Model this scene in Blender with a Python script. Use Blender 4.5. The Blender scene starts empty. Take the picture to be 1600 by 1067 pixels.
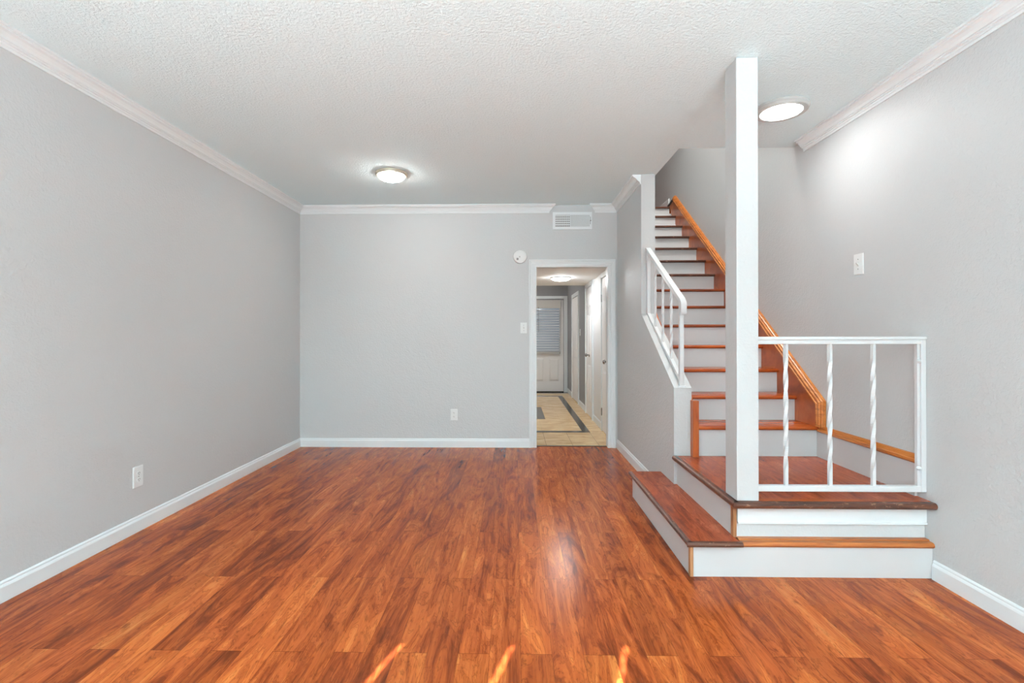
import bpy, bmesh, math, random
from mathutils import Vector, Matrix

S = bpy.context.scene
COL = S.collection

# ---------------------------------------------------------------- camera
yaw, pitch, roll, f_px, cx, cy = .0188, .0022, -.0009, 769.1433, 790.7333, 521.1559
R0 = Vector((math.cos(yaw), math.sin(yaw), 0))
F0 = Vector((-math.sin(yaw), math.cos(yaw), 0))
ZU = Vector((0, 0, 1))
FW = F0 * math.cos(pitch) + ZU * math.sin(pitch)
UP = ZU * math.cos(pitch) - F0 * math.sin(pitch)
RR = R0 * math.cos(roll) + UP * math.sin(roll)
UU = UP * math.cos(roll) - R0 * math.sin(roll)
cam_d = bpy.data.cameras.new('camera')
cam = bpy.data.objects.new('camera', cam_d)
COL.objects.link(cam)
M = Matrix.Identity(4)
for i in range(3):
    M[i][0], M[i][1], M[i][2] = RR[i], UU[i], -FW[i]
M[0][3], M[1][3], M[2][3] = 0, 0, 1.25
cam.matrix_world = M
cam_d.sensor_fit = 'HORIZONTAL'
cam_d.sensor_width = 36
cam_d.lens = f_px / 1600 * 36
cam_d.shift_x = (800 - cx) / 1600
cam_d.shift_y = (cy - 533.5) / 1600
cam_d.clip_start = .02
S.camera = cam

# ---------------------------------------------------------------- view, world, daylight
S.view_settings.view_transform = 'Standard'
S.view_settings.look = 'None'
S.view_settings.gamma = 1
S.view_settings.use_curve_mapping = False
S.view_settings.exposure = 0.64
S.cycles.use_denoising = True
S.cycles.max_bounces = 14
S.cycles.diffuse_bounces = 10
S.cycles.sample_clamp_indirect = 6

W = bpy.data.worlds.new('world')
S.world = W
W.use_nodes = True
W.node_tree.nodes['Background'].inputs[0].default_value = (.75, .87, 1, 1)
W.node_tree.nodes['Background'].inputs[1].default_value = 1.0


def lamp(name, kind, loc, energy, color=(1, 1, 1), direction=None, **kw):
    d = bpy.data.lights.new(name, kind)
    d.energy = energy
    d.color = color
    for k, v in kw.items():
        setattr(d, k, v)
    o = bpy.data.objects.new(name, d)
    COL.objects.link(o)
    o.location = loc
    if direction is not None:
        o.rotation_euler = Vector(direction).to_track_quat('-Z', 'Y').to_euler()
    return o


# added uplight near the patio window behind the camera, brightening ceiling and room
lamp('added_uplight', 'AREA', (-.15, -2.75, 1.05), 500, (.838, .97, 1.01), (0, 1, 2.45), shape='RECTANGLE', size=4.1, size_y=1.6, spread=math.radians(123))
# low sun through the gaps between that window's vertical blinds
el = math.radians(20.11)
lamp('sun', 'SUN', (-3, -6, 4), 38, (1.0, .95, 1.0), (.32 * math.cos(el) / 1.05, math.cos(el) / 1.05, -math.sin(el)), angle=.003)

# ---------------------------------------------------------------- helpers

def lin(r, g, b):
    def c(v):
        v /= 255
        return v / 12.92 if v <= .04045 else ((v + .055) / 1.055) ** 2.4
    return (c(r), c(g), c(b), 1)


def box(bm, x0, x1, y0, y1, z0, z1, mi=0):
    v = [bm.verts.new(p) for p in ((x0, y0, z0), (x1, y0, z0), (x1, y1, z0), (x0, y1, z0), (x0, y0, z1), (x1, y0, z1), (x1, y1, z1), (x0, y1, z1))]
    fs = [bm.faces.new([v[i] for i in q]) for q in ((0, 3, 2, 1), (4, 5, 6, 7), (0, 1, 5, 4), (1, 2, 6, 5), (2, 3, 7, 6), (3, 0, 4, 7))]
    for f in fs:
        f.material_index = mi
    return fs


def prism(bm, pts, f0, f1, mi=0):
    """outline pts swept between the 3-D points f0(p) and f1(p)"""
    a = [bm.verts.new(f0(p)) for p in pts]
    b = [bm.verts.new(f1(p)) for p in pts]
    n = len(pts)
    fs = []
    for i in range(n):
        j = (i + 1) % n
        fs.append(bm.faces.new((a[i], a[j], b[j], b[i])))
    fs.append(bm.faces.new(a[::-1]))
    fs.append(bm.faces.new(b))
    for f in fs:
        f.material_index = mi
    return fs


def along_x(bm, yz, x0, x1, mi=0):
    return prism(bm, yz, lambda p: (x0, p[0], p[1]), lambda p: (x1, p[0], p[1]), mi)


def lathe(bm, prof, n=40, axis='z', c=(0, 0, 0)):
    """prof: (radius, height) list; first/last radius 0 closes it"""
    rings = []
    for r, h in prof:
        if r < 1e-6:
            ps = [(0, 0, h)]
        else:
            ps = [(r * math.cos(2 * math.pi * k / n), r * math.sin(2 * math.pi * k / n), h) for k in range(n)]
        ring = []
        for x, y, z in ps:
            if axis == 'y':
                x, y, z = x, -z, y
            elif axis == 'x':
                x, y, z = z, x, y
            ring.append(bm.verts.new((x + c[0], y + c[1], z + c[2])))
        rings.append(ring)
    for a, b in zip(rings, rings[1:]):
        if len(a) == 1 and len(b) == 1:
            continue
        for k in range(n):
            j = (k + 1) % n
            if len(a) == 1:
                bm.faces.new((a[0], b[j], b[k]))
            elif len(b) == 1:
                bm.faces.new((a[k], a[j], b[0]))
            else:
                bm.faces.new((a[k], a[j], b[j], b[k]))


def bevel(bm, w, seg=2, angle=math.radians(40)):
    bmesh.ops.recalc_face_normals(bm, faces=bm.faces)
    es = [e for e in bm.edges if len(e.link_faces) == 2 and e.calc_face_angle(0) > angle]
    bmesh.ops.bevel(bm, geom=es, offset=w, segments=seg, affect='EDGES', profile=.6, clamp_overlap=True)


def obj(name, bm, mats, parent=None, smooth=False, at=None):
    bmesh.ops.recalc_face_normals(bm, faces=bm.faces)
    if at is not None:
        bmesh.ops.translate(bm, verts=bm.verts, vec=-Vector(at))
    me = bpy.data.meshes.new(name)
    if smooth:
        for f in bm.faces:
            f.smooth = True
        for e in bm.edges:
            if len(e.link_faces) == 2 and e.calc_face_angle(0) > math.radians(35):
                e.smooth = False
    bm.to_mesh(me)
    bm.free()
    for m in (mats if isinstance(mats, (list, tuple)) else [mats]):
        me.materials.append(m)
    o = bpy.data.objects.new(name, me)
    COL.objects.link(o)
    if at is not None:
        o.location = at
    if parent is not None:
        o.parent = parent
        o.matrix_parent_inverse = Matrix.Translation(-Vector(parent.location)) if at is None else Matrix.Identity(4)
        if at is not None:
            o.location = Vector(at) - Vector(parent.location)
    return o


def struct(name, bm, mats, label=None, cat=None, parent=None, smooth=False):
    o = obj(name, bm, mats, parent, smooth)
    if parent is None:
        o['kind'] = 'structure'
        if label:
            o['label'] = label
            o['category'] = cat
    return o


def thing(name, loc, label, cat, group=None, kind=None):
    o = bpy.data.objects.new(name, None)
    o.empty_display_size = .1
    COL.objects.link(o)
    o.location = loc
    o['label'] = label
    o['category'] = cat
    if group:
        o['group'] = group
    if kind:
        o['kind'] = kind
    return o


def new():
    return bmesh.new()

# ---------------------------------------------------------------- materials


class NT:
    def __init__(self, name):
        self.m = bpy.data.materials.new(name)
        self.m.use_nodes = True
        self.t = self.m.node_tree
        self.b = self.t.nodes['Principled BSDF']

    def n(self, kind, **kw):
        nd = self.t.nodes.new(kind)
        for k, v in kw.items():
            setattr(nd, k, v)
        return nd

    def l(self, a, b):
        self.t.links.new(a, b)

    def put(self, sock, v):
        if isinstance(v, bpy.types.NodeSocket):
            self.l(v, sock)
        else:
            sock.default_value = v

    def math(self, op, a, b=0.0, c=0.0):
        nd = self.n('ShaderNodeMath', operation=op)
        for i, v in enumerate((a, b, c)):
            if i < len(nd.inputs):
                self.put(nd.inputs[i], v)
        return nd.outputs[0]

    def vec(self, x, y, z):
        nd = self.n('ShaderNodeCombineXYZ')
        for i, v in enumerate((x, y, z)):
            self.put(nd.inputs[i], v)
        return nd.outputs[0]

    def xyz(self):
        tc = self.n('ShaderNodeNewGeometry')
        s = self.n('ShaderNodeSeparateXYZ')
        self.l(tc.outputs['Position'], s.inputs[0])
        return s.outputs[0], s.outputs[1], s.outputs[2]

    def noise(self, v, scale=1.0, detail=3.0, rough=.5, dist=0.0):
        nd = self.n('ShaderNodeTexNoise')
        self.l(v, nd.inputs['Vector'])
        nd.inputs['Scale'].default_value = scale
        nd.inputs['Detail'].default_value = detail
        nd.inputs['Roughness'].default_value = rough
        nd.inputs['Distortion'].default_value = dist
        return nd.outputs['Fac']

    def ramp(self, fac, stops):
        nd = self.n('ShaderNodeValToRGB')
        self.l(fac, nd.inputs[0])
        e = nd.color_ramp.elements
        e[0].position, e[0].color = stops[0]
        e[1].position, e[1].color = stops[-1]
        for p, c in stops[1:-1]:
            k = e.new(p)
            k.color = c
        return nd.outputs[0]

    def mix(self, fac, a, b, blend='MIX'):
        nd = self.n('ShaderNodeMix', data_type='RGBA', blend_type=blend)
        self.put(nd.inputs[0], fac)
        self.put(nd.inputs[6], a)
        self.put(nd.inputs[7], b)
        return nd.outputs[2]

    def bump(self, h, strength, dist):
        nd = self.n('ShaderNodeBump')
        nd.inputs['Strength'].default_value = strength
        nd.inputs['Distance'].default_value = dist
        self.l(h, nd.inputs['Height'])
        self.l(nd.outputs[0], self.b.inputs['Normal'])

    def set(self, **kw):
        for k, v in kw.items():
            self.put(self.b.inputs[k.replace('_', ' ')], v)
        return self.m


def plain(name, col, rough=.4, metal=0.0, spec=.5):
    t = NT(name)
    t.set(Base_Color=col, Roughness=rough, Metallic=metal)
    t.b.inputs['Specular IOR Level'].default_value = spec
    return t.m


def paint(name, col, rough=.42, scale=75, strength=.6, dist=.004):
    t = NT(name)
    x, y, z = t.xyz()
    v = t.vec(x, y, z)
    a = t.noise(v, scale, 3, .5, .4)
    b = t.noise(v, scale * .35, 2, .5, .6)
    t.bump(t.math('ADD', a, t.math('MULTIPLY', b, .7)), strength, dist)
    return t.set(Base_Color=col, Roughness=rough)


def popcorn(name, col):
    t = NT(name)
    x, y, z = t.xyz()
    v = t.vec(x, y, z)
    a = t.noise(v, 70, 4, .65, .3)
    t.bump(a, .75, .012)
    s = t.math('MULTIPLY', t.math('SUBTRACT', a, .5), .5)
    c = t.mix(t.math('ADD', .5, s), tuple(q * .90 for q in col[:3]) + (1,), col)
    return t.set(Base_Color=c, Roughness=.9)


def laminate(name, wood_stops, plank=.1225, length=1.188, x0=0.0, y0=1.93, along='y', rough=.2, seams=1.0, vary=1.0):
    """printed laminate boards: per-board tone, stretched figure, fine fibre, thin joints"""
    t = NT(name)
    X, Y, Z = t.xyz()
    if along == 'x':
        X, Y = Y, X
    u = t.math('DIVIDE', t.math('SUBTRACT', X, x0), plank)
    ix = t.math('FLOOR', u)
    st = t.math('MULTIPLY', t.math('MODULO', t.math('ADD', ix, 200), 2), length / 2)
    w = t.math('DIVIDE', t.math('SUBTRACT', t.math('SUBTRACT', Y, y0), st), length)
    iy = t.math('FLOOR', w)
    wn = t.n('ShaderNodeTexWhiteNoise', noise_dimensions='2D')
    t.l(t.vec(ix, iy, 0), wn.inputs['Vector'])
    rnd = wn.outputs['Value']
    sep = t.n('ShaderNodeSeparateColor')
    t.l(wn.outputs['Color'], sep.inputs[0])
    r2, r3 = sep.outputs[1], sep.outputs[2]
    ox = t.math('MULTIPLY', rnd, 37)
    oy = t.math('MULTIPLY', r2, 53)
    figure = t.noise(t.vec(t.math('ADD', t.math('MULTIPLY', X, 9.5), ox), t.math('ADD', t.math('MULTIPLY', Y, 1.6), oy), ox), 1, 5, .60, 2.2)
    streak = t.noise(t.vec(t.math('ADD', t.math('MULTIPLY', X, 42), oy), t.math('ADD', t.math('MULTIPLY', Y, 1.5), ox), 0), 1, 4, .6, .8)
    fibre = t.noise(t.vec(t.math('MULTIPLY', X, 260), t.math('MULTIPLY', Y, 7), ox), 1, 2, .5, .2)
    knot = t.noise(t.vec(t.math('ADD', t.math('MULTIPLY', X, 9), oy), t.math('ADD', t.math('MULTIPLY', Y, 3.2), oy), 3), 1, 3, .55, 3.0)
    f = t.math('ADD', t.math('MULTIPLY', figure, .68), t.math('MULTIPLY', streak, .32))
    f = t.math('ADD', f, t.math('MULTIPLY', t.math('SUBTRACT', fibre, .5), .10))
    f = t.math('ADD', f, t.math('MULTIPLY', t.math('SUBTRACT', rnd, .5), .16 * vary))
    c = t.ramp(f, wood_stops)
    ring = t.math('ABSOLUTE', t.math('SUBTRACT', t.math('FRACT', t.math('MULTIPLY', figure, 9)), .5))
    c = t.mix(t.math('MULTIPLY', t.ramp(ring, [(.0, (1, 1, 1, 1)), (.18, (0, 0, 0, 1))]), .52), c, wood_stops[0][1])
    dark = t.ramp(knot, [(.60, (0, 0, 0, 1)), (.72, (1, 1, 1, 1))])
    c = t.mix(t.math('MULTIPLY', dark, .52), c, wood_stops[0][1])
    k = t.math('ADD', 1 - .11 * vary, t.math('MULTIPLY', r3, .22 * vary))
    c = t.mix(1.0, c, t.vec(k, k, k), 'MULTIPLY')
    # joints
    du = t.math('ABSOLUTE', t.math('SUBTRACT', t.math('FRACT', u), .5))
    dw = t.math('ABSOLUTE', t.math('SUBTRACT', t.math('FRACT', w), .5))
    ju = t.math('GREATER_THAN', du, .5 - .0011 / plank)
    jw = t.math('GREATER_THAN', dw, .5 - .0016 / length)
    j = t.math('MAXIMUM', ju, jw)
    c = t.mix(t.math('MULTIPLY', j, .45 * seams), c, lin(60, 25, 12))
    t.bump(t.math('SUBTRACT', t.math('MULTIPLY', fibre, .12), t.math('MULTIPLY', j, seams)), .10, .002)
    rg = t.math('ADD', rough, t.math('MULTIPLY', r2, .06))
    t.b.inputs['Specular IOR Level'].default_value = .12
    return t.set(Base_Color=c, Roughness=rg)


def wood(name, stops, along='x', rough=.22, scale=1.0, worn=None):
    """solid varnished timber, grain along one axis; worn = colour showing through in scuffs"""
    t = NT(name)
    X, Y, Z = t.xyz()
    k = {'x': (2.2, 26, 26), 'y': (26, 2.2, 26), 'z': (26, 26, 2.2), 's': (26, 3.0, 3.0)}[along]
    v = t.vec(t.math('MULTIPLY', X, k[0] * scale), t.math('MULTIPLY', Y, k[1] * scale), t.math('MULTIPLY', Z, k[2] * scale))
    a = t.noise(v, 1, 5, .6, 1.2)
    b = t.noise(v, 5, 2, .5, .2)
    f = t.math('ADD', a, t.math('MULTIPLY', t.math('SUBTRACT', b, .5), .22))
    c = t.ramp(f, stops)
    if worn:
        w = t.noise(t.vec(t.math('MULTIPLY', X, 30), t.math('MULTIPLY', Y, 30), t.math('MULTIPLY', Z, 60)), 1, 5, .7, .5)
        c = t.mix(t.ramp(w, [(.58, (0, 0, 0, 1)), (.66, (1, 1, 1, 1))]), c, worn)
    return t.set(Base_Color=c, Roughness=rough)


GREY = paint('grey_wall_paint', lin(198, 201, 202), .50)
HALL_LIT = paint('hall_lit_paint', lin(216, 216, 216), .45)  # lamp light on the near hall wall put into its paint
GREY_SHADE = paint('grey_shaded_paint', lin(146, 148, 152), .5)  # shade beyond the soffit put into this wall colour
POPCORN = popcorn('textured_ceiling', lin(232, 251, 255))
SMOOTH_CEIL = paint('hall_ceiling_paint', lin(246, 247, 247), .8)
WHITE_TEX = paint('white_textured_paint', lin(191, 192, 192), .45, 60, .4, .004)
TRIM = plain('white_trim_paint', lin(224, 230, 232), .38)
DOORW = plain('white_door_paint', lin(238, 238, 238), .35)
RISER = plain('white_riser_paint', lin(198, 198, 198), .4)
IRON = plain('white_painted_iron', lin(208, 210, 211), .33)
PLASTIC = plain('white_plastic', lin(226, 230, 230), .3)
RING = plain('pale_grey_ring', lin(178, 178, 176), .35)
SLOT = plain('dark_slot', lin(50, 50, 50), .6)
DUCT = plain('duct_grey', lin(92, 92, 88), .7)
NICKEL = plain('brushed_nickel', lin(226, 218, 200), .42, 1.0)
CHROME = plain('satin_chrome', lin(170, 170, 170), .25, 1.0)
RUBBER = plain('dark_threshold', lin(45, 40, 38), .5)

FLOOR_STOPS = [(.29, lin(98, 42, 20)), (.39, lin(134, 60, 28)), (.49, lin(166, 80, 36)), (.60, lin(188, 98, 44)), (.73, lin(208, 124, 60))]
LAM = laminate('cherry_laminate', FLOOR_STOPS, x0=.02)
DECK = laminate('landing_laminate', [(.26, lin(96, 42, 24)), (.42, lin(146, 66, 38)), (.55, lin(172, 84, 50)), (.70, lin(194, 104, 64)), (.8, lin(206, 122, 76))], x0=.05, y0=.4, rough=.2, seams=.5, vary=.6)
RED = [(.28, lin(112, 46, 18)), (.45, lin(152, 66, 24)), (.58, lin(172, 80, 30)), (.75, lin(188, 98, 44))]
TREAD = wood('red_brown_tread', RED, 'x', .22)
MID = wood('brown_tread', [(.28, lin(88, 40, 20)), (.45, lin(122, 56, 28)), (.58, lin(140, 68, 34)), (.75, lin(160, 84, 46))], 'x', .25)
SKIRT = wood('red_brown_skirt', [(.28, lin(132, 58, 22)), (.45, lin(164, 78, 32)), (.6, lin(180, 92, 42)), (.76, lin(196, 112, 58))], 's', .28)
OAK = wood('amber_oak', [(.28, lin(142, 78, 30)), (.45, lin(186, 108, 46)), (.6, lin(204, 126, 58)), (.76, lin(216, 142, 76))], 'y', .3)
OAKX = wood('amber_oak_strip', [(.28, lin(128, 66, 28)), (.45, lin(166, 92, 42)), (.6, lin(188, 112, 56)), (.76, lin(204, 132, 76))], 'x', .32)
OAKZ = wood('bare_oak_bead', [(.28, lin(140, 92, 58)), (.5, lin(176, 124, 84)), (.76, lin(196, 146, 104))], 'z', .5)
EDGE = wood('worn_nosing_dark_tread', [(.28, lin(58, 34, 26)), (.5, lin(88, 52, 38)), (.75, lin(112, 68, 46))], 'x', .3, 1.0, lin(150, 112, 88))
EDGEY = wood('dark_worn_side_nosing', [(.28, lin(64, 34, 24)), (.5, lin(98, 52, 34)), (.75, lin(126, 70, 44))], 'y', .3, 1.0, lin(160, 116, 88))


def emitter(name, col, strength):
    t = NT(name)
    t.set(Base_Color=(.9, .9, .9, 1), Roughness=.3)
    t.b.inputs['Emission Color'].default_value = col
    t.b.inputs['Emission Strength'].default_value = strength
    return t.m


def marble(name, a, b, dark=False):
    t = NT(name)
    X, Y, Z = t.xyz()
    n = t.noise(t.vec(t.math('MULTIPLY', X, 3), t.math('MULTIPLY', Y, 9), 0), 1, 6, .62, 1.4)
    c = t.ramp(n, [(.35, a), (.62, b)])
    if not dark:
        u = t.math('DIVIDE', t.math('SUBTRACT', X, .052), .298)
        w = t.math('DIVIDE', t.math('SUBTRACT', Y, 5.56), .748)
        du = t.math('GREATER_THAN', t.math('ABSOLUTE', t.math('SUBTRACT', t.math('FRACT', u), .5)), .5 - .008)
        dw = t.math('GREATER_THAN', t.math('ABSOLUTE', t.math('SUBTRACT', t.math('FRACT', w), .5)), .5 - .004)
        near = t.math('LESS_THAN', Y, 6.3)
        j = t.math('MULTIPLY', t.math('MAXIMUM', du, dw), t.math('ADD', .12, t.math('MULTIPLY', near, .6)))
        c = t.mix(j, c, lin(110, 92, 70))
    t.b.inputs['Specular IOR Level'].default_value = .25 if dark else .5
    return t.set(Base_Color=c, Roughness=.18)


TILE = marble('beige_marble_tile', lin(192, 154, 104), lin(226, 194, 144))
STONE = marble('dark_stone_inlay', lin(48, 45, 40), lin(78, 74, 66), True)

# ---------------------------------------------------------------- the room
XL, XR, YB, H = -2.409, 2.137, 5.462, 2.683
XW, XS = 1.126, 1.25            # the two faces of the wall beside the stairs
YR = -3.2                       # wall behind the camera
YO = 3.815                      # front edge of the stairwell opening
UPZ = 2.997                     # upper floor

b = new(); box(b, XL - .1, XR + .1, YR - .1, YB + .075, -.1, 0)
struct('floor', b, LAM)

b = new()
box(b, XL - .1, XS + .012, YR - .1, YB, H, UPZ - .02)
box(b, XS + .012, XR, YR - .1, YO, H, UPZ - .02)
struct('ceiling', b, POPCORN)

b = new(); box(b, XL - .1, XL, YR - .1, YB + .098, 0, H)
struct('wall_left', b, GREY)
b = new(); box(b, XR, XR + .1, YR - .1, 9.2, 0, 5.3)
struct('wall_right', b, GREY)

b = new()
box(b, XL, .215, YB, YB + .098, 0, H)
box(b, 1.038, XS, YB, YB + .098, 0, H)
box(b, .215, 1.038, YB, YB + .098, 2.015, H)
struct('wall_back', b, GREY)

# wall beside the stairs: full height at the back, stepping down to a sloping half wall
b = new()
fs = prism(b, [(3.52, 0), (3.52, .872), (4.424, 1.436), (4.424, H), (YB, H), (YB, 0)], lambda p: (XW, p[0], p[1]), lambda p: (XS, p[0], p[1]))
for i in (0, 1, 2):
    fs[i].material_index = 1
struct('wall_stair', b, [GREY, WHITE_TEX])

# wall behind the camera with the wide patio window
b = new()
box(b, XL, -2.32, YR - .1, YR, 0, H); box(b, 1.95, XR, YR - .1, YR, 0, H)
box(b, -2.32, 1.95, YR - .1, YR, 2.06, H); box(b, -2.32, 1.95, YR - .1, YR, 0, .06)
struct('wall_rear', b, GREY)
w1 = thing('window_1', (-.15, YR - .05, .06), 'wide white framed patio window behind the camera', 'window', kind='structure')
b = new()
for x0, x1 in ((-2.32, -2.26), (1.89, 1.95), (-.86, -.80), (.5, .56)):
    box(b, x0, x1, YR - .08, YR - .02, .06, 2.06)
box(b, -2.32, 1.95, YR - .08, YR - .02, 2.02, 2.06); box(b, -2.32, 1.95, YR - .08, YR - .02, .06, .11)
obj('window_frame', b, TRIM, w1)
vb = thing('vertical_blind', (-.15, YR + .02, .06), 'closed white vertical blind over the patio window', 'window blind')
b = new()
gaps = [-2.115, -1.667, -1.213]
edges = [-2.33]
for g in gaps:
    edges += [g - .013, g + .013]
edges.append(1.97)
for a, c in zip(edges[0::2], edges[1::2]):
    n = max(1, round((c - a) / .41))
    for i in range(n):
        box(b, a + (c - a) * i / n, a + (c - a) * (i + 1) / n, YR + .012, YR + .015, .05, 2.02)
for g in gaps:  # small bars added in the gaps to break up the sun streaks
    for k in range(44):
        z = 1.0 + k * .023
        box(b, g - .013, g + .013, YR + .0125, YR + .0145, z, z + .0045)
obj('slats', b, plain('white_blind_fabric', lin(235, 235, 232), .8), vb)
b = new(); box(b, -2.34, 1.98, YR + .002, YR + .06, 2.02, 2.08)
obj('headrail', b, TRIM, vb)

# upstairs: landing floor, walls and ceiling around the stairwell
b = new()
box(b, 0.6, XR, 6.80, 9.2, H, UPZ)
struct('floor_upper', b, LAM)
b = new(); box(b, XS - .09, XS - .001, YO - .1, 6.9, UPZ - .02, 5.3)
struct('wall_upper_left', b, GREY)
b = new(); box(b, XS - .09, XR, YO - .1, YO, UPZ - .02, 5.3)
struct('wall_upper_front', b, GREY)
b = new(); box(b, .6, XR, 9.1, 9.2, UPZ, 5.3); box(b, .5, .6, 6.9, 9.2, UPZ, 5.3); box(b, .6, XS - .09, 6.8, 6.9, UPZ, 5.3)
struct('wall_upper_back', b, GREY)
b = new(); box(b, .5, XR, YO - .1, 9.2, 5.3, 5.4)
struct('ceiling_upper', b, SMOOTH_CEIL)
b = new(); box(b, XS - .02, XS, YB, 6.9, .2, UPZ - .02); box(b, XW, XS - .02, YB + .098, 6.9, 2.2, UPZ - .02)
struct('wall_stair_inner', b, GREY)

# ---------------------------------------------------------------- hall beyond the doorway
HX, HYE, HYF = 1.14, 8.05, 10.75
b = new(); box(b, -1.3, HX + .02, YB + .075, HYF + .1, -.1, 0)
fh = struct('floor_hall', b, TILE)
b = new()
box(b, -.40, .862, 6.305, 6.41, .0, .0012)
box(b, .862, .958, 6.305, 10.07, .0, .0012)
box(b, -.40, .862, 9.97, 10.07, .0, .0012)
box(b, .325, .442, 7.30, 8.50, .0, .0012); box(b, -.4, .325, 7.30, 7.36, .0, .0012); box(b, -.4, .325, 8.38, 8.50, .0, .0012)
box(b, -.4, HX, 10.52, 10.74, .0, .0012)
obj('stone_inlay', b, STONE, fh)
b = new(); box(b, .235, 1.02, YB + .055, YB + .085, 0, .004)
struct('trim_threshold', b, RUBBER)

b = new(); box(b, -1.3, HX, YB + .098, HYE, 2.05, 2.19)
struct('ceiling_hall', b, SMOOTH_CEIL)
b = new(); box(b, -1.3, HX, HYE, HYF, H, H + .1); 
struct('ceiling_kitchen', b, SMOOTH_CEIL)
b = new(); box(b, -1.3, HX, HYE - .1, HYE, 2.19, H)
struct('wall_soffit', b, GREY_SHADE)
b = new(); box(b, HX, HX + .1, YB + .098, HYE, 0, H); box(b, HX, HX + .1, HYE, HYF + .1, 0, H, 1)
struct('wall_hall_right', b, [HALL_LIT, GREY_SHADE])
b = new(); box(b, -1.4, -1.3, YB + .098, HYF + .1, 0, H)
struct('wall_hall_left', b, GREY_SHADE)
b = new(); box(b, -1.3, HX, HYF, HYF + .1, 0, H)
struct('wall_hall_back', b, GREY_SHADE)


def six_panel(y0, y1, x, z1):
    """panelled door leaf on the hall's right wall, face at x looking to -X"""
    b = new()
    box(b, x, x + .016, y0, y1, .012, z1)
    w = y1 - y0
    rows = ((.13, .40), (.47, .74), (.82, .95)) if z1 < 1.95 else ((.11, .40), (.47, .79), (.85, .95))
    for a, c in rows:
        for k in (0, 1):
            ya = y0 + w * (.14 + .40 * k); yb = ya + w * .32
            za, zb = a * z1, c * z1
            # raised field with a sloping border
            o = [(ya, za), (yb, za), (yb, zb), (ya, zb)]
            i = [(ya + .02, za + .03), (yb - .02, za + .03), (yb - .02, zb - .03), (ya + .02, zb - .03)]
            vo = [b.verts.new((x - .0005, p, q)) for p, q in o]
            vi = [b.verts.new((x - .011, p, q)) for p, q in i]
            for n in range(4):
                m = (n + 1) % 4
                b.faces.new((vo[n], vo[m], vi[m], vi[n]))
            b.faces.new(vi); b.faces.new(vo[::-1])
    return b


def casing_side(b, y0, y1, x, z1, w=.06):
    for a, c in ((y0 - w, y0), (y1, y1 + w)):
        box(b, x - .018, x, a, c, 0, z1)
        box(b, x - .024, x, a + .008, a + .02, 0, z1)
    box(b, x - .018, x, y0 - w, y1 + w, z1, min(z1 + w, 2.05 if y0 < HYE - .3 else 3))


def knob(parent, x, y, z):
    b = new()
    lathe(b, [(0, 0), (.028, 0), (.030, -.004), (.026, -.009), (.011, -.012), (.010, -.03), (.016, -.036), (.027, -.044), (.029, -.054), (.024, -.063), (.012, -.067), (0, -.068)], 24, 'x', (x, y, z))
    k = obj('knob', b, CHROME, parent, True)
    k['label'] = 'satin chrome door knob'


def hinge(parent, x, y, z):
    b = new()
    lathe(b, [(0, -.05), (.007, -.05), (.007, .05), (0, .05)], 12, 'z', (x - .006, y, z))
    box(b, x - .003, x, y - .016, y + .016, z - .045, z + .045)
    obj('hinge', b, CHROME, parent, True)


d = thing('door_2', (HX, 7.58, 0), 'white six panel closet door farther along the hall right side', 'door', kind='structure')
obj('door_leaf', six_panel(7.27, 7.86, HX - .014, 1.97), DOORW, d)
b = new(); casing_side(b, 7.26, 7.87, HX - .001, 1.985, .085); obj('door_frame', b, TRIM, d)
knob(d, HX - .014, 7.50, .94)
d = thing('door_3', (HX, 6.1, 0), 'white panel door nearest the doorway on the hall right side', 'door', kind='structure')
obj('door_leaf', six_panel(5.70, 6.41, HX - .014, 1.97), DOORW, d)
b = new(); casing_side(b, 5.69, 6.42, HX - .001, 1.985, .065); obj('door_frame', b, TRIM, d)
knob(d, HX - .014, 5.99, .92)
hinge(d, HX - .014, 6.425, 1.72); hinge(d, HX - .014, 6.425, .25)
d = thing('door_4', (HX, 9.3, 0), 'grey white two panel door at the far end of the hall right side', 'door', kind='structure')
b = new(); box(b, HX - .014, HX - .001, 8.88, 9.77, .012, 1.95)
for za, zb in ((.2, .85), (.98, 1.8)):
    box(b, HX - .022, HX - .013, 9.02, 9.63, za, zb)
bevel(b, .004, 1)
obj('door_leaf', b, DOORW, d)
b = new(); casing_side(b, 8.87, 9.78, HX - .001, 1.965, .07); obj('door_frame', b, TRIM, d)

# back door with a glazed upper half
d = thing('door_1', (.58, HYF, 0), 'white back door with a blind covered window at the end of the hall', 'door', kind='structure')
DX0, DX1 = .12, 1.044
b = new()
yf = HYF - .03
box(b, DX0, DX1, yf, HYF - .002, .02, .85)
box(b, DX0, DX0 + .10, yf, HYF - .002, .85, 2.0); box(b, DX1 - .09, DX1, yf, HYF - .002, .85, 2.0); box(b, DX0 + .10, DX1 - .09, yf, HYF - .002, 1.95, 2.0)
for x0, x1 in ((.27, .611), (.736, .945)):
    o = [(x0, .24), (x1, .24), (x1, .73), (x0, .73)]
    i = [(x0 + .03, .27), (x1 - .03, .27), (x1 - .03, .70), (x0 + .03, .70)]
    vo = [b.verts.new((p, yf - .0005, q)) for p, q in o]; vi = [b.verts.new((p, yf - .012, q)) for p, q in i]
    for n in range(4):
        m = (n + 1) % 4
        b.faces.new((vo[n], vo[m], vi[m], vi[n]))
    b.faces.new(vi)
obj('door_leaf', b, DOORW, d)
b = new(); box(b, DX0 + .10, DX1 - .09, HYF - .012, HYF - .008, .85, 1.95)
t = NT('frosted_daylight_pane'); t.set(Base_Color=lin(120, 130, 140), Roughness=.1)
t.b.inputs['Emission Color'].default_value = (.72, .86, 1, 1); t.b.inputs['Emission Strength'].default_value = .14
obj('window_pane', b, t.m, d)
b = new()
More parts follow.
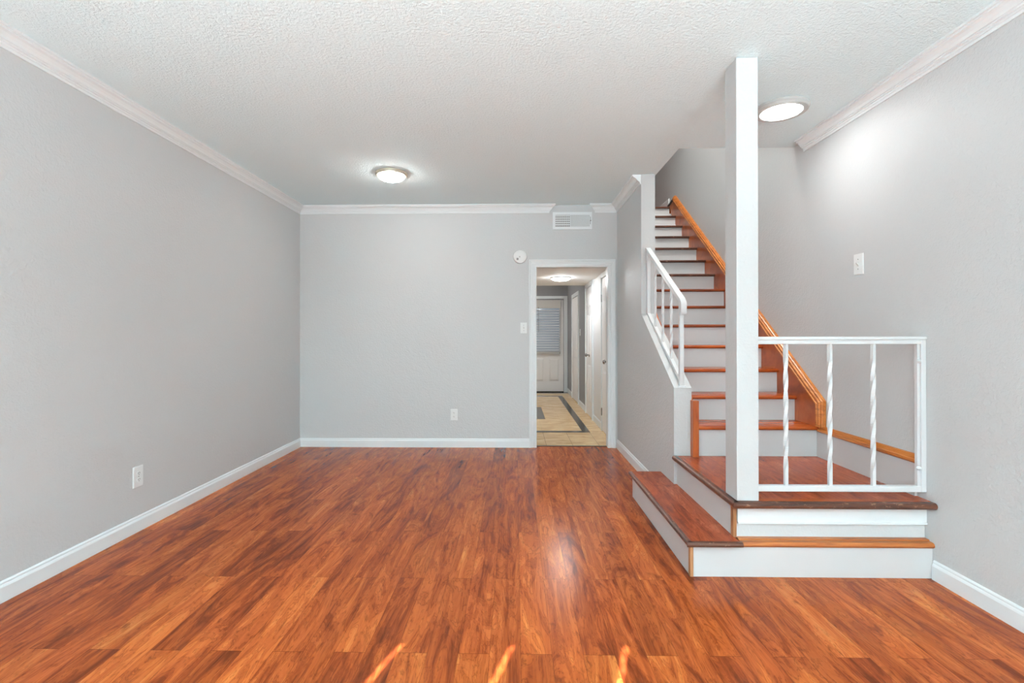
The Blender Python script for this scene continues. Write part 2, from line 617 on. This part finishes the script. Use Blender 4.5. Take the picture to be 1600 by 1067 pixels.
for x0, x1 in ((DX0 - .075, DX0 - .012), (DX1 + .012, DX1 + .09)):
    box(b, x0, x1, HYF - .022, HYF - .001, 0, 2.09)
box(b, DX0 - .012, DX1 + .012, HYF - .022, HYF - .001, 2.03, 2.09)
obj('door_frame', b, TRIM, d)
b = new(); box(b, DX0, DX1, yf - .02, HYF - .001, .0012, .02)
obj('threshold', b, RUBBER, d)

bl = thing('window_blind', (.55, yf, .83), 'white horizontal slat blind hanging on the back door', 'window blind')
b = new(); box(b, .17, .985, yf - .055, yf - .001, 1.82, 2.0); bevel(b, .006, 2)
obj('valance', b, plain('blind_valance', lin(196, 194, 190), .5), bl)
b = new()
nsl = 17
for k in range(nsl):
    z = .915 + k * .0535
    along_x(b, [(yf - .042, z - .014), (yf - .040, z - .017), (yf - .012, z + .016), (yf - .014, z + .019)], .185, .97)
obj('slats', b, plain('blind_slat', lin(200, 203, 207), .4), bl)
b = new(); box(b, .18, .975, yf - .045, yf - .006, .83, .885); bevel(b, .004, 1)
obj('bottom_rail', b, plain('blind_rail', lin(190, 188, 184), .5), bl)
b = new(); lathe(b, [(0, 1.30), (.005, 1.30), (.005, 1.85), (0, 1.85)], 10, 'z', (.50, yf - .062, 0))
obj('tilt_wand', b, plain('grey_wand', lin(120, 120, 120), .4), bl)

b = new()
for y0, y1 in ((6.486, 7.174), (HYE - .09, 8.799), (9.851, HYF)):
    along = [(0, 0), (.012, 0), (.012, .075), (.006, .088), (0, .09)]
    prism(b, along, lambda p, y=y0: (HX - p[0], y, p[1]), lambda p, y=y1: (HX - p[0], y, p[1]))
struct('baseboard_hall', b, TRIM)

# ---------------------------------------------------------------- baseboards, crown, casing
BB = [(0, 0), (.014, 0), (.014, .070), (.011, .078), (.008, .083), (.008, .090), (.004, .097), (0, .098)]
b = new(); prism(b, BB, lambda p: (XL + p[0], YR, p[1]), lambda p: (XL + p[0], YB - p[0], p[1]))
struct('baseboard_left', b, TRIM)
b = new(); prism(b, BB, lambda p: (XL + p[0], YB - p[0], p[1]), lambda p: (.152, YB - p[0], p[1]))
struct('baseboard_back', b, TRIM)
b = new(); prism(b, BB, lambda p: (XW - p[0], 3.835, p[1]), lambda p: (XW - p[0], YB, p[1]))
struct('baseboard_stair', b, TRIM)
b = new(); prism(b, BB, lambda p: (XR - p[0], YR, p[1]), lambda p: (XR - p[0], 2.555, p[1]))
struct('baseboard_right', b, TRIM)
b = new(); prism(b, [(p, q + UPZ) for p, q in ((0, 0), (.014, 0), (.014, .12), (.008, .14), (0, .142))], lambda p: (XR - p[0], 6.86, p[1]), lambda p: (XR - p[0], 9.1, p[1]))
struct('baseboard_upper', b, TRIM)

CR = [(0, 0), (.074, 0), (.074, .012), (.064, .014), (.064, .022), (.050, .028), (.038, .040), (.032, .052), (.024, .053), (.024, .060), (.014, .061), (.014, .070), (.009, .071), (.009, .085), (0, .085)]
b = new(); prism(b, CR, lambda p: (XL + p[0], YR, H - p[1]), lambda p: (XL + p[0], YB - p[0], H - p[1]))
struct('trim_1', b, TRIM, 'white crown moulding along the top of the left wall', 'crown moulding')
b = new(); prism(b, CR, lambda p: (XL + p[0], YB - p[0], H - p[1]), lambda p: (.369 + p[0], YB - p[0], H - p[1]))
struct('trim_2', b, TRIM, 'long white crown moulding along the top of the back wall', 'crown moulding')
b = new(); prism(b, CR, lambda p: (.888 - p[0], YB - p[0], H - p[1]), lambda p: (XW - p[0], YB - p[0], H - p[1]))
struct('trim_3', b, TRIM, 'short white crown moulding piece right of the air vent', 'crown moulding')
b = new(); prism(b, CR, lambda p: (XW - p[0], YB - p[0], H - p[1]), lambda p: (XW - p[0], 4.43, H - p[1]))
struct('trim_4', b, TRIM, 'white crown moulding along the wall beside the stairs', 'crown moulding')
b = new(); prism(b, CR, lambda p: (XR - p[0], YR, H - p[1]), lambda p: (XR - p[0], 3.672, H - p[1]))
struct('trim_5', b, TRIM, 'white crown moulding along the right wall ending at the stairwell', 'crown moulding')

# doorway casing with a fluted face and the jamb lining
CA = [(0, 0), (.083, 0), (.083, .024), (.074, .024), (.070, .017), (.061, .017), (.058, .011), (.046, .011), (.042, .007), (.030, .007), (.027, .012), (.010, .012), (.006, .007), (0, .007)]
b = new()
ix0, ix1, it = .235, 1.02, 1.997
prism(b, CA, lambda p: (ix0 - p[0], YB - p[1], 0), lambda p: (ix0 - p[0], YB - p[1], it + p[0]))
prism(b, CA, lambda p: (ix1 + p[0], YB - p[1], 0), lambda p: (ix1 + p[0], YB - p[1], it + p[0]))
prism(b, CA, lambda p: (ix0 - p[0], YB - p[1], it + p[0]), lambda p: (ix1 + p[0], YB - p[1], it + p[0]))
box(b, ix0 - .02, ix0, YB, YB + .10, 0, it); box(b, ix1, ix1 + .018, YB, YB + .10, 0, it); box(b, ix0 - .02, ix1 + .018, YB, YB + .10, it, it + .018)
struct('trim_6', b, TRIM, 'white moulded casing around the hall doorway', 'door casing')

# ---------------------------------------------------------------- staircase
XT = XR - .0015
RUN, RISE = .2515, .184
def yr(k): return 3.51 + RUN * (k - 1)
def zt(k): return .605 + RISE * (k - 1)
XK = 2.110                      # face of the wooden skirt on the right wall
ST = thing('staircase', (1.6, 2.6, 0), 'staircase with red brown wooden treads, white risers and a square landing', 'staircase')

def nosed(b, x0, x1, y_front, y_back, z1, th=.026, mi=0):
    r = th / 2
    pts = [(y_back, z1 - th), (y_back, z1)]
    for k in range(7):
        a = math.pi / 2 + math.pi * k / 6
        pts.append((y_front + r + r * math.cos(a), z1 - r + r * math.sin(a)))
    along_x(b, pts, x0, x1, mi)

# lowest step
b = new()
box(b, .904, XW - .001, 2.563, 3.82, .0005, .165)
box(b, XW - .001, XT, 2.563, 2.62, .0005, .158)
obj('lower_step', b, RISER, ST)
b = new(); box(b, .90, XW - .0015, 2.545, 3.838, .1655, .1899); box(b, XW - .0015, 1.145, 2.545, 3.517, .1655, .1899)
o = obj('step_deck', b, DECK, ST)
b = new()
r = .0125
pts = [(2.546, .165), (2.546, .19)] + [(2.533 + r * math.cos(a), .1775 + r * math.sin(a)) for a in [math.pi / 2 + math.pi * k / 6 for k in range(7)]]
prism(b, pts, lambda p: (.887 - (2.546 - p[0]) * .6, p[0], p[1]), lambda p: (1.158, p[0], p[1]))
pts = [(.901, .165), (.901, .19)] + [(.887 + r * math.cos(a), .1775 + r * math.sin(a)) for a in [math.pi / 2 + math.pi * k / 6 for k in range(7)]]
prism(b, pts, lambda p: (p[0], 2.534 - (.901 - p[0]) * .3, p[1]), lambda p: (p[0], 3.838, p[1]), 1)
obj('step_nosing', b, [EDGE, EDGEY], ST, True)['label'] = 'dark worn nosing'
b = new(); box(b, .900, .917, 2.556, 2.585, .001, .1645); bevel(b, .003, 2)
obj('corner_bead', b, OAKZ, ST)
b = new()
along_x(b, [(2.64, .158), (2.64, .190), (2.585, .190), (2.580, .184), (2.566, .184), (2.556, .182), (2.550, .174), (2.549, .166), (2.554, .158)], 1.158, XT)
obj('oak_strip', b, OAKX, ST, True)

# landing
b = new(); box(b, 1.152, XT, 2.612, 3.512, .185, .364)
obj('landing_base', b, [GREY], ST)
b = new(); box(b, 1.1445, 1.152, 2.625, 3.519, .190, .3655)
obj('landing_riser', b, RISER, ST)
b = new(); box(b, 1.162, XT, 2.598, 2.612, .272, .357); box(b, 1.162, XT, 2.594, 2.612, .262, .272)
box(b, 1.168, XT, 2.586, 2.612, .340, .357)
obj('landing_panel', b, TRIM, ST)
b = new(); box(b, 1.138, 1.156, 2.596, 2.630, .1905, .3575); bevel(b, .003, 2)
obj('corner_bead', b, OAKZ, ST)
b = new(); box(b, 1.145, XT, 2.565, 3.512, .366, .3909)
obj('landing_deck', b, DECK, ST)
b = new(); box(b, 1.262, XT - .015, 2.566, 2.605, .390, .3916)
obj('landing_edge_board', b, TREAD, ST)
b = new()
r = .0165
arc = [math.pi / 2 + math.pi * k / 6 for k in range(7)]
pts = [(2.566, .358), (2.566, .391)] + [(2.547 + r * math.cos(a), .3745 + r * math.sin(a)) for a in arc]
prism(b, pts, lambda p: (1.127 - (2.566 - p[0]) * .4, p[0], p[1]), lambda p: (XT, p[0], p[1]))
pts = [(1.146, .358), (1.146, .391)] + [(1.127 + r * math.cos(a), .3745 + r * math.sin(a)) for a in arc]
prism(b, pts, lambda p: (p[0], 2.55 - (1.146 - p[0]) * .3, p[1]), lambda p: (p[0], 3.519, p[1]), 1)
obj('landing_nosing', b, [EDGE, EDGEY], ST, True)['label'] = 'dark worn nosing'

# skirting of the landing on the right wall, with a wooden cap
b = new(); box(b, XT - .013, XT, 2.66, 3.512, .391, .579)
sk = obj('landing_skirt', b, RISER, ST)
CAPP = [(0, 0), (.016, 0), (.026, .008), (.026, .022), (.017, .026), (.017, .034), (.010, .046), (0, .048)]
b = new(); prism(b, [(p, q + .566) for p, q in CAPP], lambda p: (XT - p[0], 2.635, p[1]), lambda p: (XT - p[0], 3.49, p[1]))
obj('skirt_cap', b, OAK, sk, True)

# flight
for k in range(1, 15):
    b = new()
    z0 = .391 if k == 1 else zt(k - 1)
    box(b, XS + .02, XT if k == 1 else XK, yr(k), yr(k) + .015, z0, zt(k) - .026)
    obj('riser', b, RISER, ST)
for k in range(1, 15):
    b = new()
    back = yr(k + 1) + .012 if k < 14 else 6.798
    nosed(b, XS + .034 if k == 1 else XS + .02, XT if k == 1 else XK, yr(k) - .032, back, zt(k))
    obj('tread', b, [TREAD, EDGE] if k < 5 else [MID, EDGE] if k < 8 else EDGE, ST, True)  # wood gets darker in two steps up the flight
# underside of the flight so that no light leaks through
b = new()
prism(b, [(3.53, .36), (yr(14) + .005, zt(14) - .03), (yr(14) + .005, zt(14) - .3), (3.53, .12)], lambda p: (XS + .015, p[0], p[1] - .06), lambda p: (XT, p[0], p[1] - .06))
obj('carriage', b, GREY, ST)

# right wooden skirt following the flight
SL = RISE / RUN
p0, p1 = (3.462, .605), (3.462, .772)
top = (6.60, p1[1] + SL * (6.60 - 3.462))
out = [p0, p1, top, (6.84, top[1] - .04), (6.84, UPZ + .001), (6.795, UPZ + .001), (6.76, UPZ - .02), (6.5, 2.6), (3.75, .60)]
b = new(); prism(b, out, lambda p: (XK, p[0], p[1]), lambda p: (XT - .001, p[0], p[1]))
sk = obj('skirt_board', b, SKIRT, ST)
b = new()
# cap moulding: profile (depth from wall, width across) swept up the front edge and along the slope
CP = [(0, 0), (.040, 0), (.040, .010), (.034, .014), (.037, .024), (.037, .034), (.028, .040), (.028, .050), (.018, .054), (.018, .058), (0, .058)]
nx, nz = -SL / math.hypot(1, SL), 1 / math.hypot(1, SL)
W0 = .022
mit = math.tan(math.atan2(1, SL) / 2)
def vfront(p, z): return (XT - p[0], 3.462 - (p[1] - W0), z)
def knee(p):
    w = p[1] - W0
    d = w * math.tan((math.pi / 2 - math.atan(SL)) / 2)
    return (XT - p[0], 3.462 - w, p1[1] + d)
prism(b, CP, lambda p: vfront(p, .607), knee)
prism(b, CP, knee, lambda p: (XT - p[0], top[0] + nx * (p[1] - W0), top[1] + nz * (p[1] - W0)))
obj('skirt_cap', b, OAK, sk, True)
b = new(); prism(b, [(6.60, top[1] - .03), (6.60, top[1] + .01), (6.85, top[1] - .035), (6.85, top[1] - .075)], lambda p: (XK - .004, p[0], p[1]), lambda p: (XT - .002, p[0], p[1]))
obj('end_block', b, RUBBER, sk)

# left wooden skirt against the half wall
b = new()
prism(b, [(3.478, .3915), (3.478, .73), (4.40, .73 + SL * (4.40 - 3.478)), (6.7, .73 + SL * (6.7 - 3.478)), (6.7, 2.7), (3.75, .55)], lambda p: (XS + .0015, p[0], p[1]), lambda p: (XS + .022, p[0], p[1]))
box(b, XS - .008, XS + .034, 3.470, 3.519, .3915, .785)
obj('skirt_board', b, SKIRT, ST)

# ---------------------------------------------------------------- square post on the landing
b = new(); box(b, 1.142, 1.254, 2.562, 2.70, .3917, H - .001)
bevel(b, .004, 2)
o = obj('support_post', b, WHITE_TEX, at=(1.198, 2.631, .3917))
o['label'] = 'tall square white post standing on the landing corner up to the ceiling'
o['category'] = 'post'

# ---------------------------------------------------------------- railings

def twisted(b, x, y, z0, z1, s=.0085, turns=1.3):
    n = 64
    rings = []
    for i in range(n + 1):
        t = i / n
        tt = min(1, max(0, (t - .10) / .80))
        a = turns * 2 * math.pi * tt
        z = z0 + (z1 - z0) * t
        rings.append([b.verts.new((x + s * math.sqrt(2) * math.cos(a + math.pi / 4 + q * math.pi / 2), y + s * math.sqrt(2) * math.sin(a + math.pi / 4 + q * math.pi / 2), z)) for q in range(4)])
    for r0, r1 in zip(rings, rings[1:]):
        for q in range(4):
            b.faces.new((r0[q], r0[(q + 1) % 4], r1[(q + 1) % 4], r1[q]))
    b.faces.new(rings[0][::-1]); b.faces.new(rings[-1])

RL = thing('landing_railing', (1.7, 2.615, .43), 'white iron railing with three twisted bars between post and right wall', 'railing')
YF = 2.602
b = new(); box(b, 1.254, 2.112, YF, YF + .028, 1.199, 1.223); box(b, 1.254, 2.1365, YF - .008, YF + .036, 1.222, 1.238); bevel(b, .003, 2)
obj('top_rail', b, IRON, RL)
b = new(); box(b, 1.254, 2.112, YF, YF + .028, .428, .459); bevel(b, .002, 1)
obj('bottom_rail', b, IRON, RL)
for x in (1.421, 1.650, 1.874):
    b = new(); twisted(b, x, YF + .014, .458, 1.200)
    obj('baluster', b, IRON, RL)
b = new(); box(b, 2.110, 2.1365, YF - .002, YF + .03, .428, 1.2225); bevel(b, .002, 1)
obj('end_post', b, IRON, RL)
b = new(); box(b, 2.097, 2.111, YF + .008, YF + .026, .458, 1.2)
for z in (1.11, .552):
    lathe(b, [(0, .012), (.009, .008), (.012, 0), (.009, -.008), (0, -.012)], 14, 'z', (2.102, YF + .006, z))
obj('wall_channel', b, IRON, RL, True)

HR = thing('stair_handrail', (1.19, 3.56, .88), 'white iron handrail with twisted bars on the sloping half wall', 'railing')
xr = 1.188
def slope(b, y0, z0, y1, z1, hw, th):
    prism(b, [(-hw, 0), (hw, 0), (hw, -th), (-hw, -th)], lambda p: (xr + p[0], y0, z0 + p[1]), lambda p: (xr + p[0], y1, z1 + p[1]))
def ztop(y): return 1.495 + .576 * (y - 3.50)
def zbot(y): return .915 + .590 * (y - 3.56)
b = new()
slope(b, 4.4235, ztop(4.4235), 3.52, ztop(3.52), .021, .030)
slope(b, 4.4235, ztop(4.4235) - .029, 3.58, ztop(3.58) - .029, .013, .022)
bevel(b, .003, 2)
obj('top_rail', b, IRON, HR)
b = new()
pts = [(3.52, ztop(3.52)), (3.497, ztop(3.50) - .012), (3.488, ztop(3.5) - .035), (3.490, ztop(3.5) - .085), (3.502, ztop(3.5) - .105), (3.514, ztop(3.5) - .095), (3.512, ztop(3.5) - .06), (3.524, ztop(3.5) - .035)]
along_x(b, pts, xr - .021, xr + .021)
bevel(b, .004, 2)
obj('rail_end', b, IRON, HR, True)
b = new(); slope(b, 4.4235, zbot(4.4235) + .03, 3.56, zbot(3.56) + .03, .014, .030); bevel(b, .002, 1)
obj('bottom_rail', b, IRON, HR)
b = new(); box(b, xr - .015, xr + .015, 3.534, 3.564, .882, ztop(3.55) - .03)
box(b, xr - .028, xr + .028, 3.524, 3.60, .872, .885)
bevel(b, .002, 1)
obj('newel', b, IRON, HR)
b = new(); box(b, xr - .015, xr + .015, 4.398, 4.4235, zbot(4.41) + .02, ztop(4.41) - .03); bevel(b, .002, 1)
obj('wall_bar', b, IRON, HR)
for y in (4.200, 3.985, 3.775):
    b = new(); twisted(b, xr, y, zbot(y) + .02, ztop(y) - .042, .008, 1.2)
    obj('baluster', b, IRON, HR)

# ---------------------------------------------------------------- lamps

def dome_light(x, y, z, label, ring_r, dome_r, dome_d, ring_h, metal, strength, col):
    T = thing('ceiling_light', (x, y, z), label, 'ceiling light')
    b = new()
    lathe(b, [(0, 0), (ring_r * .97, 0), (ring_r, -.004), (ring_r, -ring_h * .55), (ring_r * .975, -ring_h * .62), (ring_r * .965, -ring_h * .85), (ring_r * .93, -ring_h), (dome_r, -ring_h), (dome_r * .98, -ring_h * .8), (0, -ring_h * .8)], 64, 'z', (x, y, z))
    obj('trim_ring', b, metal, T, True)
    b = new()
    prof = [(dome_r * math.cos(a), -ring_h * .85 - dome_d * math.sin(a)) for a in [math.pi / 2 * k / 10 for k in range(11)]]
    prof[-1] = (0, prof[-1][1])
    lathe(b, prof, 64, 'z', (x, y, z))
    g = obj('diffuser', b, emitter('lit_diffuser', col, strength), T, True)
    g['label'] = 'glowing white diffuser'
    return T

dome_light(-1.095, 4.335, H, 'round dome ceiling light with a nickel ring over the open floor', .140, .118, .050, .030, NICKEL, 46, (1, .95, .90, 1))
dome_light(1.678, 3.135, H, 'large flat white ceiling light beside the post near the right wall', .158, .120, .016, .034, RING, 32, (1, .99, .97, 1))
dome_light(.64, 6.93, 2.05, 'small white ceiling light inside the hall beyond the doorway', .145, .130, .036, .014, TRIM, 66, (.95, .98, 1, 1))

# ---------------------------------------------------------------- fittings

def place(T, b, name, mat, basis, smooth=False, label=None):
    """part built in local (u right, v up, w out of the wall) put on the wall"""
    o, U, V, Wd = basis
    for v in b.verts:
        v.co = Vector(o) + Vector(U) * v.co.x + Vector(V) * v.co.z + Vector(Wd) * (-v.co.y)
    ob = obj(name, b, mat, T, smooth)
    if label:
        ob['label'] = label
    return ob

BACK = lambda x, z: ((x, YB, z), (1, 0, 0), (0, 0, 1), (0, -1, 0))
LEFT = lambda y, z: ((XL, y, z), (0, 1, 0), (0, 0, 1), (1, 0, 0))
RIGHT = lambda y, z: ((XR, y, z), (0, -1, 0), (0, 0, 1), (-1, 0, 0))
HALL = lambda y, z: ((HX, y, z), (0, -1, 0), (0, 0, 1), (-1, 0, 0))

def plate(w, h, th=.006):
    b = new(); box(b, -w / 2, w / 2, -th, 0, -h / 2, h / 2)
    es = [e for e in b.edges if e.verts[0].co.y < -th / 2 and e.verts[1].co.y < -th / 2]
    bmesh.ops.bevel(b, geom=es, offset=.003, segments=2, affect='EDGES')
    return b

def outlet(basis, label, w=.076, h=.124):
    T = thing('wall_outlet', basis[0], label, 'electrical outlet')
    place(T, plate(w, h), 'plate', PLASTIC, basis)
    for s in (1, -1):
        b = new()
        n = 20
        ring = [(.0165 * math.cos(a) , .014 * math.sin(a)) for a in [2 * math.pi * k / n for k in range(n)]]
        prism(b, ring, lambda p: (p[0], -.005, p[1] + s * .020), lambda p: (p[0], -.0085, p[1] + s * .020))
        rc = place(T, b, 'receptacle', PLASTIC, basis)
        b = new()
        box(b, -.0075, -.005, -.0092, -.008, s * .020 - .001, s * .020 + .008); box(b, .005, .0075, -.0092, -.008, s * .020 - .001, s * .020 + .008)
        box(b, -.0022, .0022, -.0092, -.008, s * .020 - .009, s * .020 - .005)
        sl = place(T, b, 'socket_slots', SLOT, basis)
        m = sl.matrix_world.copy()
        sl.parent = rc
        sl.matrix_parent_inverse = rc.matrix_parent_inverse.copy() @ Matrix.Identity(4)
        sl.matrix_parent_inverse = Matrix.Identity(4)
    b = new(); lathe(b, [(0, .006), (.003, .006), (.003, .0075), (0, .008)], 12, 'y', (0, 0, 0))
    place(T, b, 'screw', CHROME, basis)
    return T

def switch(basis, label, w=.072, h=.118):
    T = thing('light_switch', basis[0], label, 'light switch')
    place(T, plate(w, h), 'plate', PLASTIC, basis)
    b = new(); box(b, -.0055, .0055, -.0075, -.005, -.0125, .0125)
    along_x(b, [(-.007, -.008), (-.007, .005), (-.018, .011), (-.019, .006)], -.0045, .0045)
    place(T, b, 'toggle', plain('switch_toggle', lin(214, 214, 212), .35), basis)
    for s in (1, -1):
        b = new(); lathe(b, [(0, .006), (.003, .006), (.003, .0075), (0, .008)], 12, 'y', (0, 0, s * .030))
        place(T, b, 'screw', CHROME, basis)
    return T

outlet(LEFT(3.097, .348), 'white outlet plate low on the left wall', .082, .132)
outlet(BACK(-.682, .362), 'white outlet plate low on the back wall')
switch(BACK(.093, 1.325), 'white light switch left of the hall doorway')
switch(RIGHT(3.10, 1.686), 'white light switch high on the right wall above the landing', .084, .130)
switch(HALL(8.66, 1.29), 'small white light switch on the wall inside the hall')

# smoke alarm
T = thing('smoke_detector', (.054, YB, 2.113), 'round white smoke alarm on the back wall by the doorway corner', 'smoke detector')
bs = BACK(.054, 2.113)
b = new(); lathe(b, [(0, 0), (.074, 0), (.076, .004), (.076, .016), (.072, .026), (.062, .031), (.03, .033), (0, .033)], 48, 'y')
place(T, b, 'body', PLASTIC, bs, True)
b = new(); box(b, -.040, -.018, -.0345, -.031, -.040, -.016); 
for q in range(3):
    box(b, -.012, .002, -.0345, -.0325, -.012 + q * .006, -.009 + q * .006)
place(T, b, 'test_button', plain('alarm_grey', lin(150, 150, 150), .4), bs)

# supply vent above the door
VX0, VX1, VZ0, VZ1 = .415, .848, 2.413, 2.604
T = thing('air_vent', ((VX0 + VX1) / 2, YB, (VZ0 + VZ1) / 2), 'white rectangular louvred air vent above the doorway', 'air vent')
b = new()
fw = .030
box(b, VX0, VX1, YB - .012, YB - .001, VZ1 - fw, VZ1); box(b, VX0, VX1, YB - .012, YB - .001, VZ0, VZ0 + fw)
box(b, VX0, VX0 + fw, YB - .012, YB - .001, VZ0 + fw, VZ1 - fw); box(b, VX1 - fw, VX1, YB - .012, YB - .001, VZ0 + fw, VZ1 - fw)
obj('frame', b, TRIM, T)
b = new(); box(b, VX0 + fw, VX1 - fw, YB - .0035, YB - .001, VZ0 + fw, VZ1 - fw)
obj('duct', b, DUCT, T)
mx = .603
b = new()
for k in range(14):                                    # left half: bars tilted one way, open to the duct
    x = VX0 + fw + .006 + k * (mx - VX0 - fw - .008) / 14
    box(b, x, x + .0042, YB - .010, YB - .004, VZ0 + fw, VZ1 - fw)
for k in range(15):                                    # right half: bars tilted the other way, nearly closed
    x = mx + .010 + k * (VX1 - fw - mx - .010) / 15
    box(b, x, x + .0098, YB - .0095 , YB - .004, VZ0 + fw, VZ1 - fw)
for k in range(5):
    z = VZ0 + fw + .018 + k * .0245
    box(b, VX0 + fw, mx, YB - .0065, YB - .004, z, z + .010)
obj('louvres', b, TRIM, T)
b = new(); box(b, mx, mx + .007, YB - .013, YB - .004, VZ0 + fw, VZ1 - fw)
obj('divider', b, TRIM, T)
b = new(); box(b, VX1 - .020, VX1 - .016, YB - .0135, YB - .011, VZ0 + .055, VZ1 - .052); box(b, VX1 - .022, VX1 - .010, YB - .020, YB - .0115, (VZ0 + VZ1) / 2 - .004, (VZ0 + VZ1) / 2 + .004)
obj('lever', b, DUCT, T)

dome_light(-.35, 9.4, H, 'added unseen ceiling light brightening the far end of the hall', .16, .14, .05, .02, TRIM, 90, (1, .97, .94, 1))  # lamp added out of view to brighten the far door

# upstairs ceiling lamp that lights the stairwell
dome_light(1.68, 4.45, 5.3, 'ceiling light high up over the stairwell', .14, .12, .05, .03, NICKEL, 350, (1, .95, .89, 1))
